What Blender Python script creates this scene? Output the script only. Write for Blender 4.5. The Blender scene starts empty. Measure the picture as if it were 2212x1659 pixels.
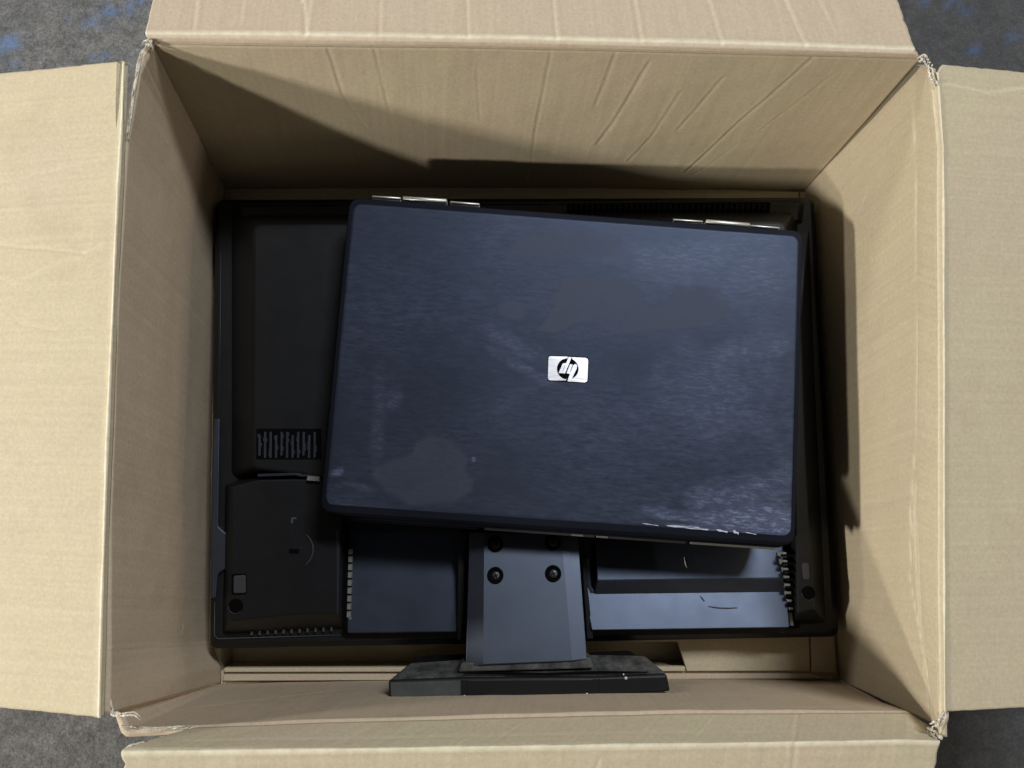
import bpy, bmesh, math, random
import numpy as np
from mathutils import Vector, Matrix, noise as mn

random.seed(7)
SC = bpy.context.scene
COL = SC.collection

# ---------------------------------------------------------------- camera
F, CX, CY = 1661.0, 1106.0, 829.5          # focal length and centre in sheet pixels (2212 x 1659)
CAM = np.array([-0.023, -0.0525, 0.6883])
PITCH, ROLL, YAW = 0.1116, -0.0201, 0.0023
cd = bpy.data.cameras.new('camera')
cam = bpy.data.objects.new('camera', cd)
COL.objects.link(cam)
_M = Matrix.Rotation(YAW, 4, 'Z') @ Matrix.Rotation(PITCH, 4, 'X') @ Matrix.Rotation(ROLL, 4, 'Y')
cam.matrix_world = Matrix.Translation(Vector(CAM)) @ _M
cd.sensor_width = 36.0
cd.sensor_fit = 'HORIZONTAL'
cd.lens = 36.0 * F / 2212.0
cd.clip_start = 0.02
cd.clip_end = 100.0
SC.camera = cam
MR = np.array(_M.to_3x3())

# ---------------------------------------------------------------- world, lamps, exposure
w = bpy.data.worlds.new('World')
SC.world = w
w.use_nodes = True
bg = w.node_tree.nodes['Background']
bg.inputs[0].default_value = (0.88, 0.94, 1.0, 1)
bg.inputs[1].default_value = 0.03
SC.view_settings.view_transform = 'Standard'
SC.view_settings.look = 'None'
SC.view_settings.exposure = 0.0
SC.view_settings.gamma = 1.0


def lamp(name, loc, target, sx, sy, power, colr):
    l = bpy.data.lights.new(name, 'AREA')
    l.shape = 'RECTANGLE'
    l.size, l.size_y = sx, sy
    l.energy = power
    l.color = colr
    o = bpy.data.objects.new(name, l)
    COL.objects.link(o)
    o.location = loc
    d = Vector(target) - Vector(loc)
    o.rotation_euler = d.to_track_quat('-Z', 'Y').to_euler()
    return o


lamp('ceiling_lamp', (0.95, 1.62, 2.70), (0, 0, .1), 1.0, 0.26, 76, (0.90, 0.95, 1.0))
lamp('hall_lamp', (-2.00, -0.42, 0.93), (0, 0, .1), 0.17, 0.15, 39, (1.0, 0.965, 0.90))
lamp('door_lamp', (-2.26, -1.90, 1.86), (0, 0, .1), 0.18, 0.18, 48, (1.0, 0.96, 0.88))
lamp('rear_lamp', (-2.2, 1.55, 1.10), (0, 0, .1), 0.50, 0.22, 16, (1.0, 0.965, 0.91))
lamp('wall_lamp', (2.45, -0.15, 0.72), (0, 0, .1), 0.30, 0.14, 6, (1.0, 0.93, 0.86))


# ---------------------------------------------------------------- helpers
def U(px, py, z):
    """point of the plane at height z seen at sheet pixel (px, py)"""
    d = MR @ np.array([(px - CX) / F, -(py - CY) / F, -1.0])
    t = (z - CAM[2]) / d[2]
    return CAM + t * d


def UL(pts, z):
    return [U(p[0], p[1], p[2] if len(p) > 2 else z) for p in pts]


def UP(px, py, z0, y0, s, x0=0.0, sx=0.0):
    """point seen at a pixel on the tilted plane z = z0 - s (y - y0) - sx (x - x0)"""
    d = MR @ np.array([(px - CX) / F, -(py - CY) / F, -1.0])
    t = (z0 - s * (CAM[1] - y0) - sx * (CAM[0] - x0) - CAM[2]) / (d[2] + s * d[1] + sx * d[0])
    return CAM + t * d


def root_loc(o):
    while o.parent:
        o = o.parent
    return np.array(o.location)


def thing(name, label, cat, loc, group=None):
    o = bpy.data.objects.new(name, None)
    o.empty_display_size = 0.02
    COL.objects.link(o)
    o.location = loc
    o['label'] = label
    o['category'] = cat
    if group:
        o['group'] = group
    return o


def link(name, me, mat, parent=None, smooth=False, label=None):
    o = bpy.data.objects.new(name, me)
    COL.objects.link(o)
    if mat:
        me.materials.append(mat)
    if parent:
        o.parent = parent
    if smooth:
        for p in me.polygons:
            p.use_smooth = True
    if label:
        o['label'] = label
    return o


def mesh(name, verts, faces, mat, parent=None, smooth=False, bevel=0, seg=2, label=None):
    off = root_loc(parent) if parent else np.zeros(3)
    me = bpy.data.meshes.new(name)
    me.from_pydata([tuple(np.asarray(v, float) - off) for v in verts], [], faces)
    bm = bmesh.new()
    bm.from_mesh(me)
    bmesh.ops.recalc_face_normals(bm, faces=bm.faces)
    if bevel:
        es = [e for e in bm.edges if len(e.link_faces) == 2 and e.calc_face_angle(0) > 0.45]
        bmesh.ops.bevel(bm, geom=es, offset=bevel, segments=seg, affect='EDGES', profile=0.5, clamp_overlap=True)
    bm.to_mesh(me)
    bm.free()
    o = link(name, me, mat, parent, smooth, label)
    if bevel and smooth:
        o.modifiers.new('wn', 'WEIGHTED_NORMAL')
    return o


def frustum_vf(top, bot):
    n = len(top)
    v = [np.asarray(p) for p in bot] + [np.asarray(p) for p in top]
    f = [list(range(n))[::-1], list(range(n, 2 * n))]
    for i in range(n):
        j = (i + 1) % n
        f.append([i, j, n + j, n + i])
    return v, f


def frustum(name, top, bot, mat, parent=None, bevel=0.0006, smooth=False, label=None, seg=2):
    v, f = frustum_vf(top, bot)
    return mesh(name, v, f, mat, parent, smooth, bevel, seg, label)


def prism(name, pts, z1, z0, mat, parent=None, bevel=0.0006, grow=0.0, label=None):
    """outline seen at height z1, dropped straight (or widened by grow) to z0"""
    top = UL(pts, z1)                      # a third number in pts is that point's own height
    c = sum(top) / len(top)
    bot = []
    for p in top:
        d = p - c
        L = math.hypot(d[0], d[1]) or 1
        bot.append(np.array([p[0] + d[0] / L * grow, p[1] + d[1] / L * grow, z0]))
    return frustum(name, top, bot, mat, parent, bevel, label=label)


def join_vf(parts):
    V, Fc = [], []
    for v, f in parts:
        b = len(V)
        V += list(v)
        Fc += [[i + b for i in q] for q in f]
    return V, Fc


def rounded(pts, r, n=5):
    """round the corners of a closed outline of 2-D or 3-D points"""
    out = []
    P = [np.asarray(p, float) for p in pts]
    N = len(P)
    for i in range(N):
        a, b, c = P[i - 1], P[i], P[(i + 1) % N]
        rr = r[i] if isinstance(r, (list, tuple)) else r
        d1 = (a - b) / np.linalg.norm(a - b)
        d2 = (c - b) / np.linalg.norm(c - b)
        s, e = b + d1 * rr, b + d2 * rr
        for k in range(n + 1):
            t = k / n
            out.append((1 - t) ** 2 * s + 2 * t * (1 - t) * b + t * t * e)
    return out


def bar_vf(a, b, wid, hgt):
    """small bar from a to b, lying, top at the z of a and b"""
    a, b = np.asarray(a), np.asarray(b)
    d = (b - a) / np.linalg.norm(b - a)
    s = np.array([-d[1], d[0], 0]) * wid / 2
    dn = np.array([0, 0, -hgt])
    return frustum_vf([a - s, b - s, b + s, a + s], [a - s + dn, b - s + dn, b + s + dn, a + s + dn])


def tube_vf(path, r, n=6):
    P = [np.asarray(p, float) for p in path]
    v, f = [], []
    for i, p in enumerate(P):
        t = P[min(i + 1, len(P) - 1)] - P[max(i - 1, 0)]
        t = t / np.linalg.norm(t)
        a = np.cross(t, [0.1, 0.2, 1.0]); a /= np.linalg.norm(a)
        b = np.cross(t, a)
        rr = r * (0.5 if i in (0, len(P) - 1) else 1)
        for k in range(n):
            q = 2 * math.pi * k / n
            v.append(p + rr * (a * math.cos(q) + b * math.sin(q)))
    for i in range(len(P) - 1):
        for k in range(n):
            k2 = (k + 1) % n
            f.append([i * n + k, i * n + k2, (i + 1) * n + k2, (i + 1) * n + k])
    f.append(list(range(n))[::-1])
    f.append([(len(P) - 1) * n + k for k in range(n)])
    return v, f


def lathe_vf(c, prof, n=24):
    """prof: list of (radius, z) turned about the vertical through c"""
    v, f = [], []
    m = len(prof)
    for r, z in prof:
        for k in range(n):
            q = 2 * math.pi * k / n
            v.append(np.array([c[0] + r * math.cos(q), c[1] + r * math.sin(q), z]))
    for i in range(m - 1):
        for k in range(n):
            k2 = (k + 1) % n
            f.append([i * n + k, i * n + k2, (i + 1) * n + k2, (i + 1) * n + k])
    f.append(list(range(n))[::-1])
    f.append([(m - 1) * n + k for k in range(n)])
    return v, f


# ---------------------------------------------------------------- materials
def newmat(name):
    m = bpy.data.materials.new(name)
    m.use_nodes = True
    nt = m.node_tree
    return m, nt, nt.nodes['Principled BSDF']


def N(nt, t, **kw):
    n = nt.nodes.new(t)
    for k, v in kw.items():
        if k.startswith('i_'):
            key = k[2:].replace('_', ' ')
            n.inputs[key].default_value = v
        else:
            setattr(n, k, v)
    return n


def ramp(nt, src, p0, p1, c0=(0, 0, 0, 1), c1=(1, 1, 1, 1)):
    r = nt.nodes.new('ShaderNodeValToRGB')
    r.color_ramp.elements[0].position = p0
    r.color_ramp.elements[1].position = p1
    r.color_ramp.elements[0].color = c0
    r.color_ramp.elements[1].color = c1
    nt.links.new(src, r.inputs[0])
    return r.outputs[0]


def mixc(nt, fac, a, b, blend='MIX'):
    m = nt.nodes.new('ShaderNodeMix')
    m.data_type = 'RGBA'
    m.blend_type = blend
    for sock, val in ((m.inputs[0], fac), (m.inputs[6], a), (m.inputs[7], b)):
        if hasattr(val, 'links'):
            nt.links.new(val, sock)
        else:
            sock.default_value = val if not isinstance(val, tuple) or len(val) == 4 else (*val, 1)
    return m.outputs[2]


def mathn(nt, op, a, b):
    m = nt.nodes.new('ShaderNodeMath')
    m.operation = op
    for s, v in ((m.inputs[0], a), (m.inputs[1], b)):
        if hasattr(v, 'links'):
            nt.links.new(v, s)
        else:
            s.default_value = v
    return m.outputs[0]


def noise_t(nt, vec, scale, detail=4, rough=.6, stretch=None):
    if stretch:
        mp = nt.nodes.new('ShaderNodeMapping')
        mp.inputs['Scale'].default_value = stretch
        nt.links.new(vec, mp.inputs[0])
        vec = mp.outputs[0]
    n = nt.nodes.new('ShaderNodeTexNoise')
    n.inputs['Scale'].default_value = scale
    n.inputs['Detail'].default_value = detail
    n.inputs['Roughness'].default_value = rough
    nt.links.new(vec, n.inputs['Vector'])
    return n.outputs['Fac']


def bump(nt, bsdf, height, strength, dist):
    b = nt.nodes.new('ShaderNodeBump')
    b.inputs['Strength'].default_value = strength
    b.inputs['Distance'].default_value = dist
    nt.links.new(height, b.inputs['Height'])
    nt.links.new(b.outputs[0], bsdf.inputs['Normal'])


def cardboard(name, tint=(0.50, 0.43, 0.29), tint2=(0.50, 0.415, 0.295)):
    m, nt, p = newmat(name)
    tc = nt.nodes.new('ShaderNodeTexCoord')
    uv = nt.nodes.new('ShaderNodeUVMap')
    ob = tc.outputs['Object']
    big = ramp(nt, noise_t(nt, ob, 9, 3, .55), .38, .62)
    c = mixc(nt, big, tint, tint2)
    # paper fibres and specks
    fib = ramp(nt, noise_t(nt, ob, 420, 5, .7), .25, .75, (.86, .86, .86, 1), (1.1, 1.1, 1.1, 1))
    c = mixc(nt, 1.0, c, fib, 'MULTIPLY')
    # streaks along the flutes
    st = ramp(nt, noise_t(nt, uv.outputs[0], 1.0, 3, .6, (310, 3.5, 1)), .3, .7, (.955, .95, .945, 1), (1.04, 1.04, 1.04, 1))
    c = mixc(nt, 1.0, c, st, 'MULTIPLY')
    stain = ramp(nt, noise_t(nt, ob, 16, 6, .7), .56, .80)
    c = mixc(nt, mathn(nt, 'MULTIPLY', stain, .26), c, (.30, .235, .15))
    sc = ramp(nt, noise_t(nt, ob, 1, 6, .8, (75, 60, 95)), .63, .74)
    c = mixc(nt, mathn(nt, 'MULTIPLY', sc, .28), c, (.66, .59, .44))
    at = N(nt, 'ShaderNodeAttribute', attribute_name='wear')
    brk = ramp(nt, noise_t(nt, ob, 160, 3, .6), .30, .60)
    wf = mathn(nt, 'MULTIPLY', at.outputs['Fac'], mathn(nt, 'ADD', mathn(nt, 'MULTIPLY', brk, .5), .5))
    c = mixc(nt, wf, c, (.72, .66, .50))
    nt.links.new(c, p.inputs['Base Color'])
    p.inputs['Roughness'].default_value = .82
    p.inputs['Specular IOR Level'].default_value = .25
    wv = nt.nodes.new('ShaderNodeTexWave')
    wv.wave_type = 'BANDS'
    wv.bands_direction = 'X'
    wv.inputs['Scale'].default_value = 24.0
    wv.inputs['Distortion'].default_value = .6
    nt.links.new(uv.outputs[0], wv.inputs[0])
    h = mathn(nt, 'ADD', mathn(nt, 'MULTIPLY', wv.outputs['Fac'], .35), mathn(nt, 'MULTIPLY', noise_t(nt, ob, 300, 4, .7), 1.0))
    bump(nt, p, h, .35, .0005)
    return m


def torn_mat():
    m, nt, p = newmat('torn_paper')
    tc = nt.nodes.new('ShaderNodeTexCoord')
    c = ramp(nt, noise_t(nt, tc.outputs['Object'], 220, 4, .7), .35, .65, (.46, .41, .32, 1), (.76, .72, .62, 1))
    nt.links.new(c, p.inputs['Base Color'])
    p.inputs['Roughness'].default_value = .9
    bump(nt, p, noise_t(nt, tc.outputs['Object'], 500, 4, .7), .6, .0006)
    return m


def plastic(name, col, rough, grain=600, gs=.25, dust=.0, dustcol=(.22, .22, .21), spec=.5, stint=(1, 1, 1)):
    m, nt, p = newmat(name)
    tc = nt.nodes.new('ShaderNodeTexCoord')
    ob = tc.outputs['Object']
    c = col
    if dust:
        d = ramp(nt, noise_t(nt, ob, 90, 6, .75), .40, .72)
        c = mixc(nt, mathn(nt, 'MULTIPLY', d, dust), col, dustcol)
        nt.links.new(c, p.inputs['Base Color'])
    else:
        p.inputs['Base Color'].default_value = (*col, 1)
    r = ramp(nt, noise_t(nt, ob, 35, 5, .65), .3, .7, (rough - .03,) * 3 + (1,), (rough + .04,) * 3 + (1,))
    nt.links.new(r, p.inputs['Roughness'])
    p.inputs['Specular IOR Level'].default_value = spec
    p.inputs['Specular Tint'].default_value = (*stint, 1)
    bump(nt, p, noise_t(nt, ob, grain, 3, .6), gs, .0003)
    return m


def metal(name, col, rough, scratch=(40, 900, 40)):
    m, nt, p = newmat(name)
    tc = nt.nodes.new('ShaderNodeTexCoord')
    p.inputs['Base Color'].default_value = (*col, 1)
    p.inputs['Metallic'].default_value = .85
    r = ramp(nt, noise_t(nt, tc.outputs['Object'], 1, 4, .6, scratch), .3, .7, (rough - .08,) * 3 + (1,), (rough + .1,) * 3 + (1,))
    nt.links.new(r, p.inputs['Roughness'])
    return m


def lid_mat():
    m, nt, p = newmat('lid_plastic')
    tc = nt.nodes.new('ShaderNodeTexCoord')
    ob = tc.outputs['Object']
    mp = nt.nodes.new('ShaderNodeMapping')
    mp.inputs['Rotation'].default_value = (0, 0, .07)
    nt.links.new(ob, mp.inputs[0])
    v = mp.outputs[0]
    at = N(nt, 'ShaderNodeAttribute', attribute_name='film')      # greasy film patches
    scr = N(nt, 'ShaderNodeAttribute', attribute_name='scuff_glint')    # rubbed, scratched spots, plus a bluish highlight painted at lower right
    film, scuff_glint = at.outputs['Fac'], scr.outputs['Fac']
    streak = ramp(nt, noise_t(nt, v, 1, 5, .72, (105, 430, 10)), .34, .76)
    cloud = ramp(nt, noise_t(nt, v, 1, 4, .6, (7, 13, 5)), .34, .72)
    wipe = mathn(nt, 'MULTIPLY', streak, mathn(nt, 'ADD', mathn(nt, 'MULTIPLY', cloud, .88), .12))
    c = mixc(nt, wipe, (.010, .0115, .018), (.040, .046, .074))
    c = mixc(nt, mathn(nt, 'MULTIPLY', film, .72), c, (.031, .0315, .038))
    sp = ramp(nt, noise_t(nt, v, 1, 5, .75, (130, 520, 10)), .48, .70)
    c = mixc(nt, mathn(nt, 'MULTIPLY', scuff_glint, mathn(nt, 'ADD', mathn(nt, 'MULTIPLY', sp, .8), .2)), c, (.17, .195, .31))
    rim = N(nt, 'ShaderNodeAttribute', attribute_name='film_rim')   # dried edge of the film
    c = mixc(nt, mathn(nt, 'MULTIPLY', rim.outputs['Fac'], .55), c, (.009, .010, .014))
    nt.links.new(c, p.inputs['Base Color'])
    r = mathn(nt, 'ADD', ramp(nt, wipe, 0, 1, (.46,) * 3 + (1,), (.54,) * 3 + (1,)), mathn(nt, 'MULTIPLY', film, .10))
    nt.links.new(r, p.inputs['Roughness'])
    p.inputs['Specular IOR Level'].default_value = .55
    p.inputs['Specular Tint'].default_value = (.52, .66, 1.0, 1)
    h = mathn(nt, 'ADD', mathn(nt, 'MULTIPLY', streak, .5), noise_t(nt, v, 900, 2, .5))
    bump(nt, p, h, .18, .0002)
    return m


def floor_mat():
    m, nt, p = newmat('concrete')
    tc = nt.nodes.new('ShaderNodeTexCoord')
    ob = tc.outputs['Object']
    a = noise_t(nt, ob, 14, 6, .7)
    b = noise_t(nt, ob, 120, 6, .75)
    c = mixc(nt, ramp(nt, a, .35, .65), (.088, .087, .086), (.135, .133, .129))
    c = mixc(nt, 1, c, ramp(nt, b, .3, .7, (.45, .45, .45, 1), (1.5, 1.5, 1.5, 1)), 'MULTIPLY')
    fine = noise_t(nt, ob, 420, 4, .8)
    c = mixc(nt, 1, c, ramp(nt, fine, .32, .68, (.5, .5, .5, 1), (1.45, 1.45, 1.45, 1)), 'MULTIPLY')
    # pale scratches and grit
    g = ramp(nt, noise_t(nt, ob, 1, 5, .8, (70, 160, 1)), .66, .74)
    c = mixc(nt, mathn(nt, 'MULTIPLY', g, .35), c, (.42, .41, .39))
    vo = nt.nodes.new('ShaderNodeTexVoronoi')
    vo.inputs['Scale'].default_value = 260
    nt.links.new(ob, vo.inputs['Vector'])
    pit = ramp(nt, vo.outputs['Distance'], .12, .3, (.45, .45, .45, 1), (1, 1, 1, 1))
    c = mixc(nt, .6, c, pit, 'MULTIPLY')
    # concrete blended to a darker tone on the right side of the box
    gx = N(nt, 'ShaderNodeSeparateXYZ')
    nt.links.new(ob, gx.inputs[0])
    right_dark = ramp(nt, mathn(nt, 'ADD', gx.outputs[0], mathn(nt, 'MULTIPLY', noise_t(nt, ob, 5, 4, .6), .5)), .25, .55)
    c = mixc(nt, mathn(nt, 'MULTIPLY', right_dark, .6), c, (.036, .033, .032))
    # worn remains of blue paint
    at = N(nt, 'ShaderNodeAttribute', attribute_name='paint')
    br = ramp(nt, noise_t(nt, ob, 75, 5, .7), .40, .62)
    c = mixc(nt, mathn(nt, 'MULTIPLY', mathn(nt, 'MULTIPLY', at.outputs['Fac'], br), .6), c, (.07, .17, .38))
    nt.links.new(c, p.inputs['Base Color'])
    p.inputs['Roughness'].default_value = .75
    bump(nt, p, b, .5, .003)
    return m


M_CARD = cardboard('cardboard')
M_CARD_PINK = cardboard('cardboard_rosy', (.50, .405, .295), (.50, .40, .29))
M_TORN = torn_mat()
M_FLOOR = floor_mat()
M_HOUS = plastic('black_plastic', (.0058, .006, .0072), .44, 700, .15, .04, (.06, .06, .06), .30)
M_TEXT = plastic('textured_black_plastic', (.009, .010, .014), .41, 2400, .14, .07, (.06, .065, .09), 1.0, (.60, .72, 1.0))
M_NECK = plastic('neck_plastic', (.014, .015, .019), .42, 2400, .16, .10, (.07, .075, .09), 1.0, (.64, .75, 1.0))
M_DUSTY = plastic('dusty_plastic', (.022, .022, .021), .8, 300, .6, .8, (.13, .128, .118))
M_DUSTFACE = plastic('dusty_green_plastic', (.040, .046, .042), .7, 260, .5, .6, (.085, .095, .086))
M_VOID = plastic('slot_black', (.002, .002, .002), .8, 200, .1, spec=.05)
M_RUB = plastic('rubber', (.030, .030, .034), .6, 300, .2)
M_LID = lid_mat()
M_BEZ = plastic('bezel_plastic', (.0045, .005, .008), .55, 700, .12, spec=.12, stint=(.6, .7, 1))
M_SILV = metal('brushed_silver', (.86, .86, .92), .46)
M_WORN = plastic('worn_edge', (.34, .36, .43), .5, 300, .3)
M_DIM = plastic('grille_black', (.003, .003, .0035), .6, 500, .1, spec=.14)
M_HINGE = metal('hinge_metal', (.66, .65, .62), .45)
M_STEEL = metal('dark_steel', (.05, .05, .055), .45)
M_TRIM = plastic('grey_trim', (.17, .165, .15), .5, 300, .2)
M_TOOTH = plastic('tooth_grey', (.05, .05, .05), .5, 300, .2)
M_FIBRE = plastic('hair_fibre', (.015, .014, .013), .5, 300, .1)
M_SPECK = plastic('pale_speck', (.6, .6, .57), .7, 300, .1)


# ---------------------------------------------------------------- ground
def make_floor():
    bm_n, S = 260, 1.1
    xs = np.concatenate([[-9, -4, -2], np.linspace(-S, S, bm_n), [2, 4, 9]])
    X, Y = np.meshgrid(xs, xs, indexing='ij')
    n = len(xs)
    v = np.stack([X.ravel(), Y.ravel(), np.full(n * n, -0.038)], 1)
    f = [[i * n + j, (i + 1) * n + j, (i + 1) * n + j + 1, i * n + j + 1] for i in range(n - 1) for j in range(n - 1)]
    me = bpy.data.meshes.new('floor')
    me.from_pydata(v.tolist(), [], f)
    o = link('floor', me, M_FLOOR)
    o['kind'] = 'structure'
    o.location.z = 0
    spots = [(18, 95, 22), (238, 20, 15), (285, 22, 16), (205, 48, 14), (218, 122, 10), (30, 140, 9), (300, 5, 12),
             (2055, 5, 14), (2070, 22, 10), (2095, 20, 9), (2118, 103, 10), (2175, 85, 10), (2192, 78, 9), (2100, 110, 8),
             (2000, 6, 8), (150, 30, 6), (100, 115, 7)]
    pa = np.zeros(n * n)
    for px, py, r in spots:
        c = U(px, py, -0.038)
        rr = r * .70 / F
        d = np.hypot((v[:, 0] - c[0]) * (1 + .3 * math.sin(px)), v[:, 1] - c[1])
        pa = np.maximum(pa, np.clip(1.7 - d / rr, 0, 1))
    # more of the same flecks where the camera does not look
    rng = random.Random(3)
    for _ in range(120):
        c = (rng.uniform(-1, 1), rng.uniform(-1, 1))
        if abs(c[0]) < .55 and abs(c[1]) < .5:
            continue
        d = np.hypot(v[:, 0] - c[0], v[:, 1] - c[1])
        pa = np.maximum(pa, np.clip(1.7 - d / rng.uniform(.004, .010), 0, 1))
    a = me.attributes.new('paint', 'FLOAT', 'POINT')
    a.data.foreach_set('value', pa)


make_floor()


# ---------------------------------------------------------------- cardboard sheets
def resample(P, us):
    P = np.asarray(P, float)
    s = np.concatenate([[0], np.cumsum(np.linalg.norm(np.diff(P, axis=0), axis=1))])
    s /= s[-1]
    return np.stack([np.interp(us, s, P[:, k]) for k in range(3)], 1)


def fbm(x, y, sc, seed=0.0):
    return np.array([mn.fractal(Vector((a * sc, b * sc, seed)), 1.0, 2.0, 3) for a, b in zip(x, y)])


def sheet(name, stations, nvs, nu, mat, parent, creases=(), wear_lines=(), thick=.0045, wave=.0006, flip=False,
          seed=0.0, end_jag=(0, 0), label=None, bulge=None, rot_uv=False):
    """cardboard sheet: stations are polylines across the sheet, joined in order.
    creases: (polyline in (u, v-station) units, half width m, depth m, wear)"""
    us = np.linspace(0, 1, nu)
    rows, vv = [], []
    R = [resample(s, us) for s in stations]
    for k in range(len(R) - 1):
        m = nvs[k]
        for j in range(m + (1 if k == len(R) - 2 else 0)):
            t = j / m
            rows.append(R[k] * (1 - t) + R[k + 1] * t)
            vv.append(k + t)
    G = np.array(rows)                      # nv, nu, 3
    vv = np.array(vv)
    nv = len(vv)
    # metric coordinates
    dv = np.concatenate([[0], np.cumsum(np.linalg.norm(np.diff(G[:, nu // 2], axis=0), axis=1))])
    Lu = np.linalg.norm(np.diff(G[nv // 2], axis=0), axis=1).sum()
    UU, VV = np.meshgrid(us * Lu, dv)
    # normals
    gu = np.gradient(G, axis=1)
    gv = np.gradient(G, axis=0)
    nr = np.cross(gu, gv)
    nr /= np.linalg.norm(nr, axis=2, keepdims=True) + 1e-12
    if flip:
        nr = -nr
    disp = fbm(UU.ravel(), VV.ravel(), 14, seed).reshape(nv, nu) * wave
    disp += fbm(UU.ravel(), VV.ravel(), 70, seed + 5).reshape(nv, nu) * wave * .12
    wear = np.zeros((nv, nu))
    jit = fbm(UU.ravel(), VV.ravel(), 60, seed + 9).reshape(nv, nu)

    def dist(line):
        D = np.full((nv, nu), 9.0)
        S = np.zeros((nv, nu))
        P = [np.array([a * Lu, np.interp(b, vv, dv)]) for a, b in line]
        for a, b in zip(P[:-1], P[1:]):
            d = b - a
            L2 = d @ d + 1e-12
            t = np.clip(((UU - a[0]) * d[0] + (VV - a[1]) * d[1]) / L2, 0, 1)
            ex, ey = UU - a[0] - t * d[0], VV - a[1] - t * d[1]
            q = np.hypot(ex, ey)
            sg = np.sign(ex * d[1] - ey * d[0])
            mk = q < D
            D[mk] = q[mk]
            S[mk] = sg[mk]
        return D + jit * .0004, S

    for line, hw, dep, wr in creases:
        D, S = dist(line)
        dep, hw = dep * .38, hw * .75
        disp += -dep * np.exp(-(D / hw) ** 2)
        # a kinked crease: one lip stands a little higher than the other
        disp += dep * .55 * np.exp(-((D - hw * 1.6) / hw) ** 2) * (S > 0)
        wear = np.maximum(wear, wr * np.exp(-(np.maximum(D - .0003, 0) / (hw * .55)) ** 2))
    for line, hw, wr in wear_lines:
        D, S = dist(line)
        wear = np.maximum(wear, wr * np.exp(-(D / hw) ** 2))
        disp += .0007 * np.exp(-(D / hw) ** 2)
    if bulge:
        disp += bulge(us[None, :] * np.ones((nv, 1)), vv[:, None] * np.ones((1, nu)))
    # ragged ends
    for side, amp in ((0, end_jag[0]), (-1, end_jag[1])):
        if amp:
            d = G[:, 1] - G[:, 0] if side == 0 else G[:, -2] - G[:, -1]
            d /= np.linalg.norm(d, axis=1, keepdims=True)
            j = fbm(dv, dv * 0 + side * 3 + seed, 160, seed) * amp
            fall = np.exp(-us / .012) if side == 0 else np.exp(-(1 - us) / .012)
            G += d[:, None, :] * j[:, None, None] * fall[None, :, None]
    G = G + nr * disp[:, :, None]
    off = root_loc(parent)
    V = (G - off).reshape(-1, 3)
    # second liner of the board, behind
    B = (G - nr * thick - off).reshape(-1, 3)
    nn = nv * nu
    faces = []
    for i in range(nv - 1):
        for j in range(nu - 1):
            q = [i * nu + j, i * nu + j + 1, (i + 1) * nu + j + 1, (i + 1) * nu + j]
            if flip:
                q = q[::-1]
            faces.append(q)
            faces.append([x + nn for x in q[::-1]])
    rim = [i for i in range(nu)] + [i * nu + nu - 1 for i in range(1, nv)] + \
          [(nv - 1) * nu + j for j in range(nu - 2, -1, -1)] + [i * nu for i in range(nv - 2, 0, -1)]
    for a, b in zip(rim, rim[1:] + rim[:1]):
        q = [b, a, a + nn, b + nn]
        if flip:
            q = q[::-1]
        faces.append(q)
    me = bpy.data.meshes.new(name)
    me.from_pydata(np.concatenate([V, B]).tolist(), [], faces)
    uvl = me.uv_layers.new(name='UVMap')
    vi = np.zeros(len(me.loops), dtype=np.int32)
    me.loops.foreach_get('vertex_index', vi)
    uvs = np.stack([UU.ravel(), VV.ravel()], 1)
    if rot_uv:
        uvs = uvs[:, ::-1]
    uvs = np.concatenate([uvs, uvs])
    uvl.data.foreach_set('uv', uvs[vi].ravel())
    a = me.attributes.new('wear', 'FLOAT', 'POINT')
    a.data.foreach_set('value', np.concatenate([wear.ravel(), wear.ravel()]))
    return link(name, me, mat, parent, True, label)


def torn(pts, wid, parent, seed, z=None):
    """ragged bare-paper edge along a line of 3-D points: two torn liners with the fluting between"""
    n_ = 70
    P = resample(pts, np.linspace(0, 1, n_))
    V, Fc = [], []
    for layer in range(2):
        v, f = [], []
        for i, p in enumerate(P):
            q = P[min(i + 1, n_ - 1)] - P[max(i - 1, 0)]
            sd = np.array([-q[1], q[0], 0])
            Ln = np.linalg.norm(sd)
            sd = sd / Ln if Ln > 1e-9 else np.array([1.0, 0, 0])
            env = min(1, i / 6, (n_ - 1 - i) / 6) * .9 + .1
            k1 = mn.noise(Vector((i * .16, seed * 3.1 + layer * 7, .5))) + .5 * mn.noise(Vector((i * .55, seed * 2.3, layer + 1.5)))
            k2 = mn.noise(Vector((i * .21, seed * 5.7 + layer * 3, 2.5))) + .5 * mn.noise(Vector((i * .7, seed * 1.3, layer + 3.5)))
            c0 = p + sd * wid * (layer - .5) * .9
            a = c0 + sd * wid * env * (.30 + .45 * k1)
            b = c0 - sd * wid * env * (.30 + .45 * k2)
            up = .0012 * k1 + layer * .0006
            v += [a + np.array([0, 0, up]), (a + b) / 2 + np.array([0, 0, up + .0005]), b + np.array([0, 0, up - .0002]), (a + b) / 2 - np.array([0, 0, .0012 - up])]
        for i in range(n_ - 1):
            for k in range(4):
                k2_ = (k + 1) % 4
                f.append([4 * i + k, 4 * i + k2_, 4 * i + 4 + k2_, 4 * i + 4 + k])
        m4 = 4 * (n_ - 1)
        f += [[0, 1, 2, 3], [m4, m4 + 1, m4 + 2, m4 + 3]]
        base_i = len(V)
        V += v
        Fc += [[x + base_i for x in q] for q in f]
    return mesh('torn_edge', V, Fc, M_TORN, parent)


box = thing('cardboard_box', 'large open brown cardboard box with flaps spread and torn corners on the floor', 'box', (0, 0, -0.0365))
H = .200


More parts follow.
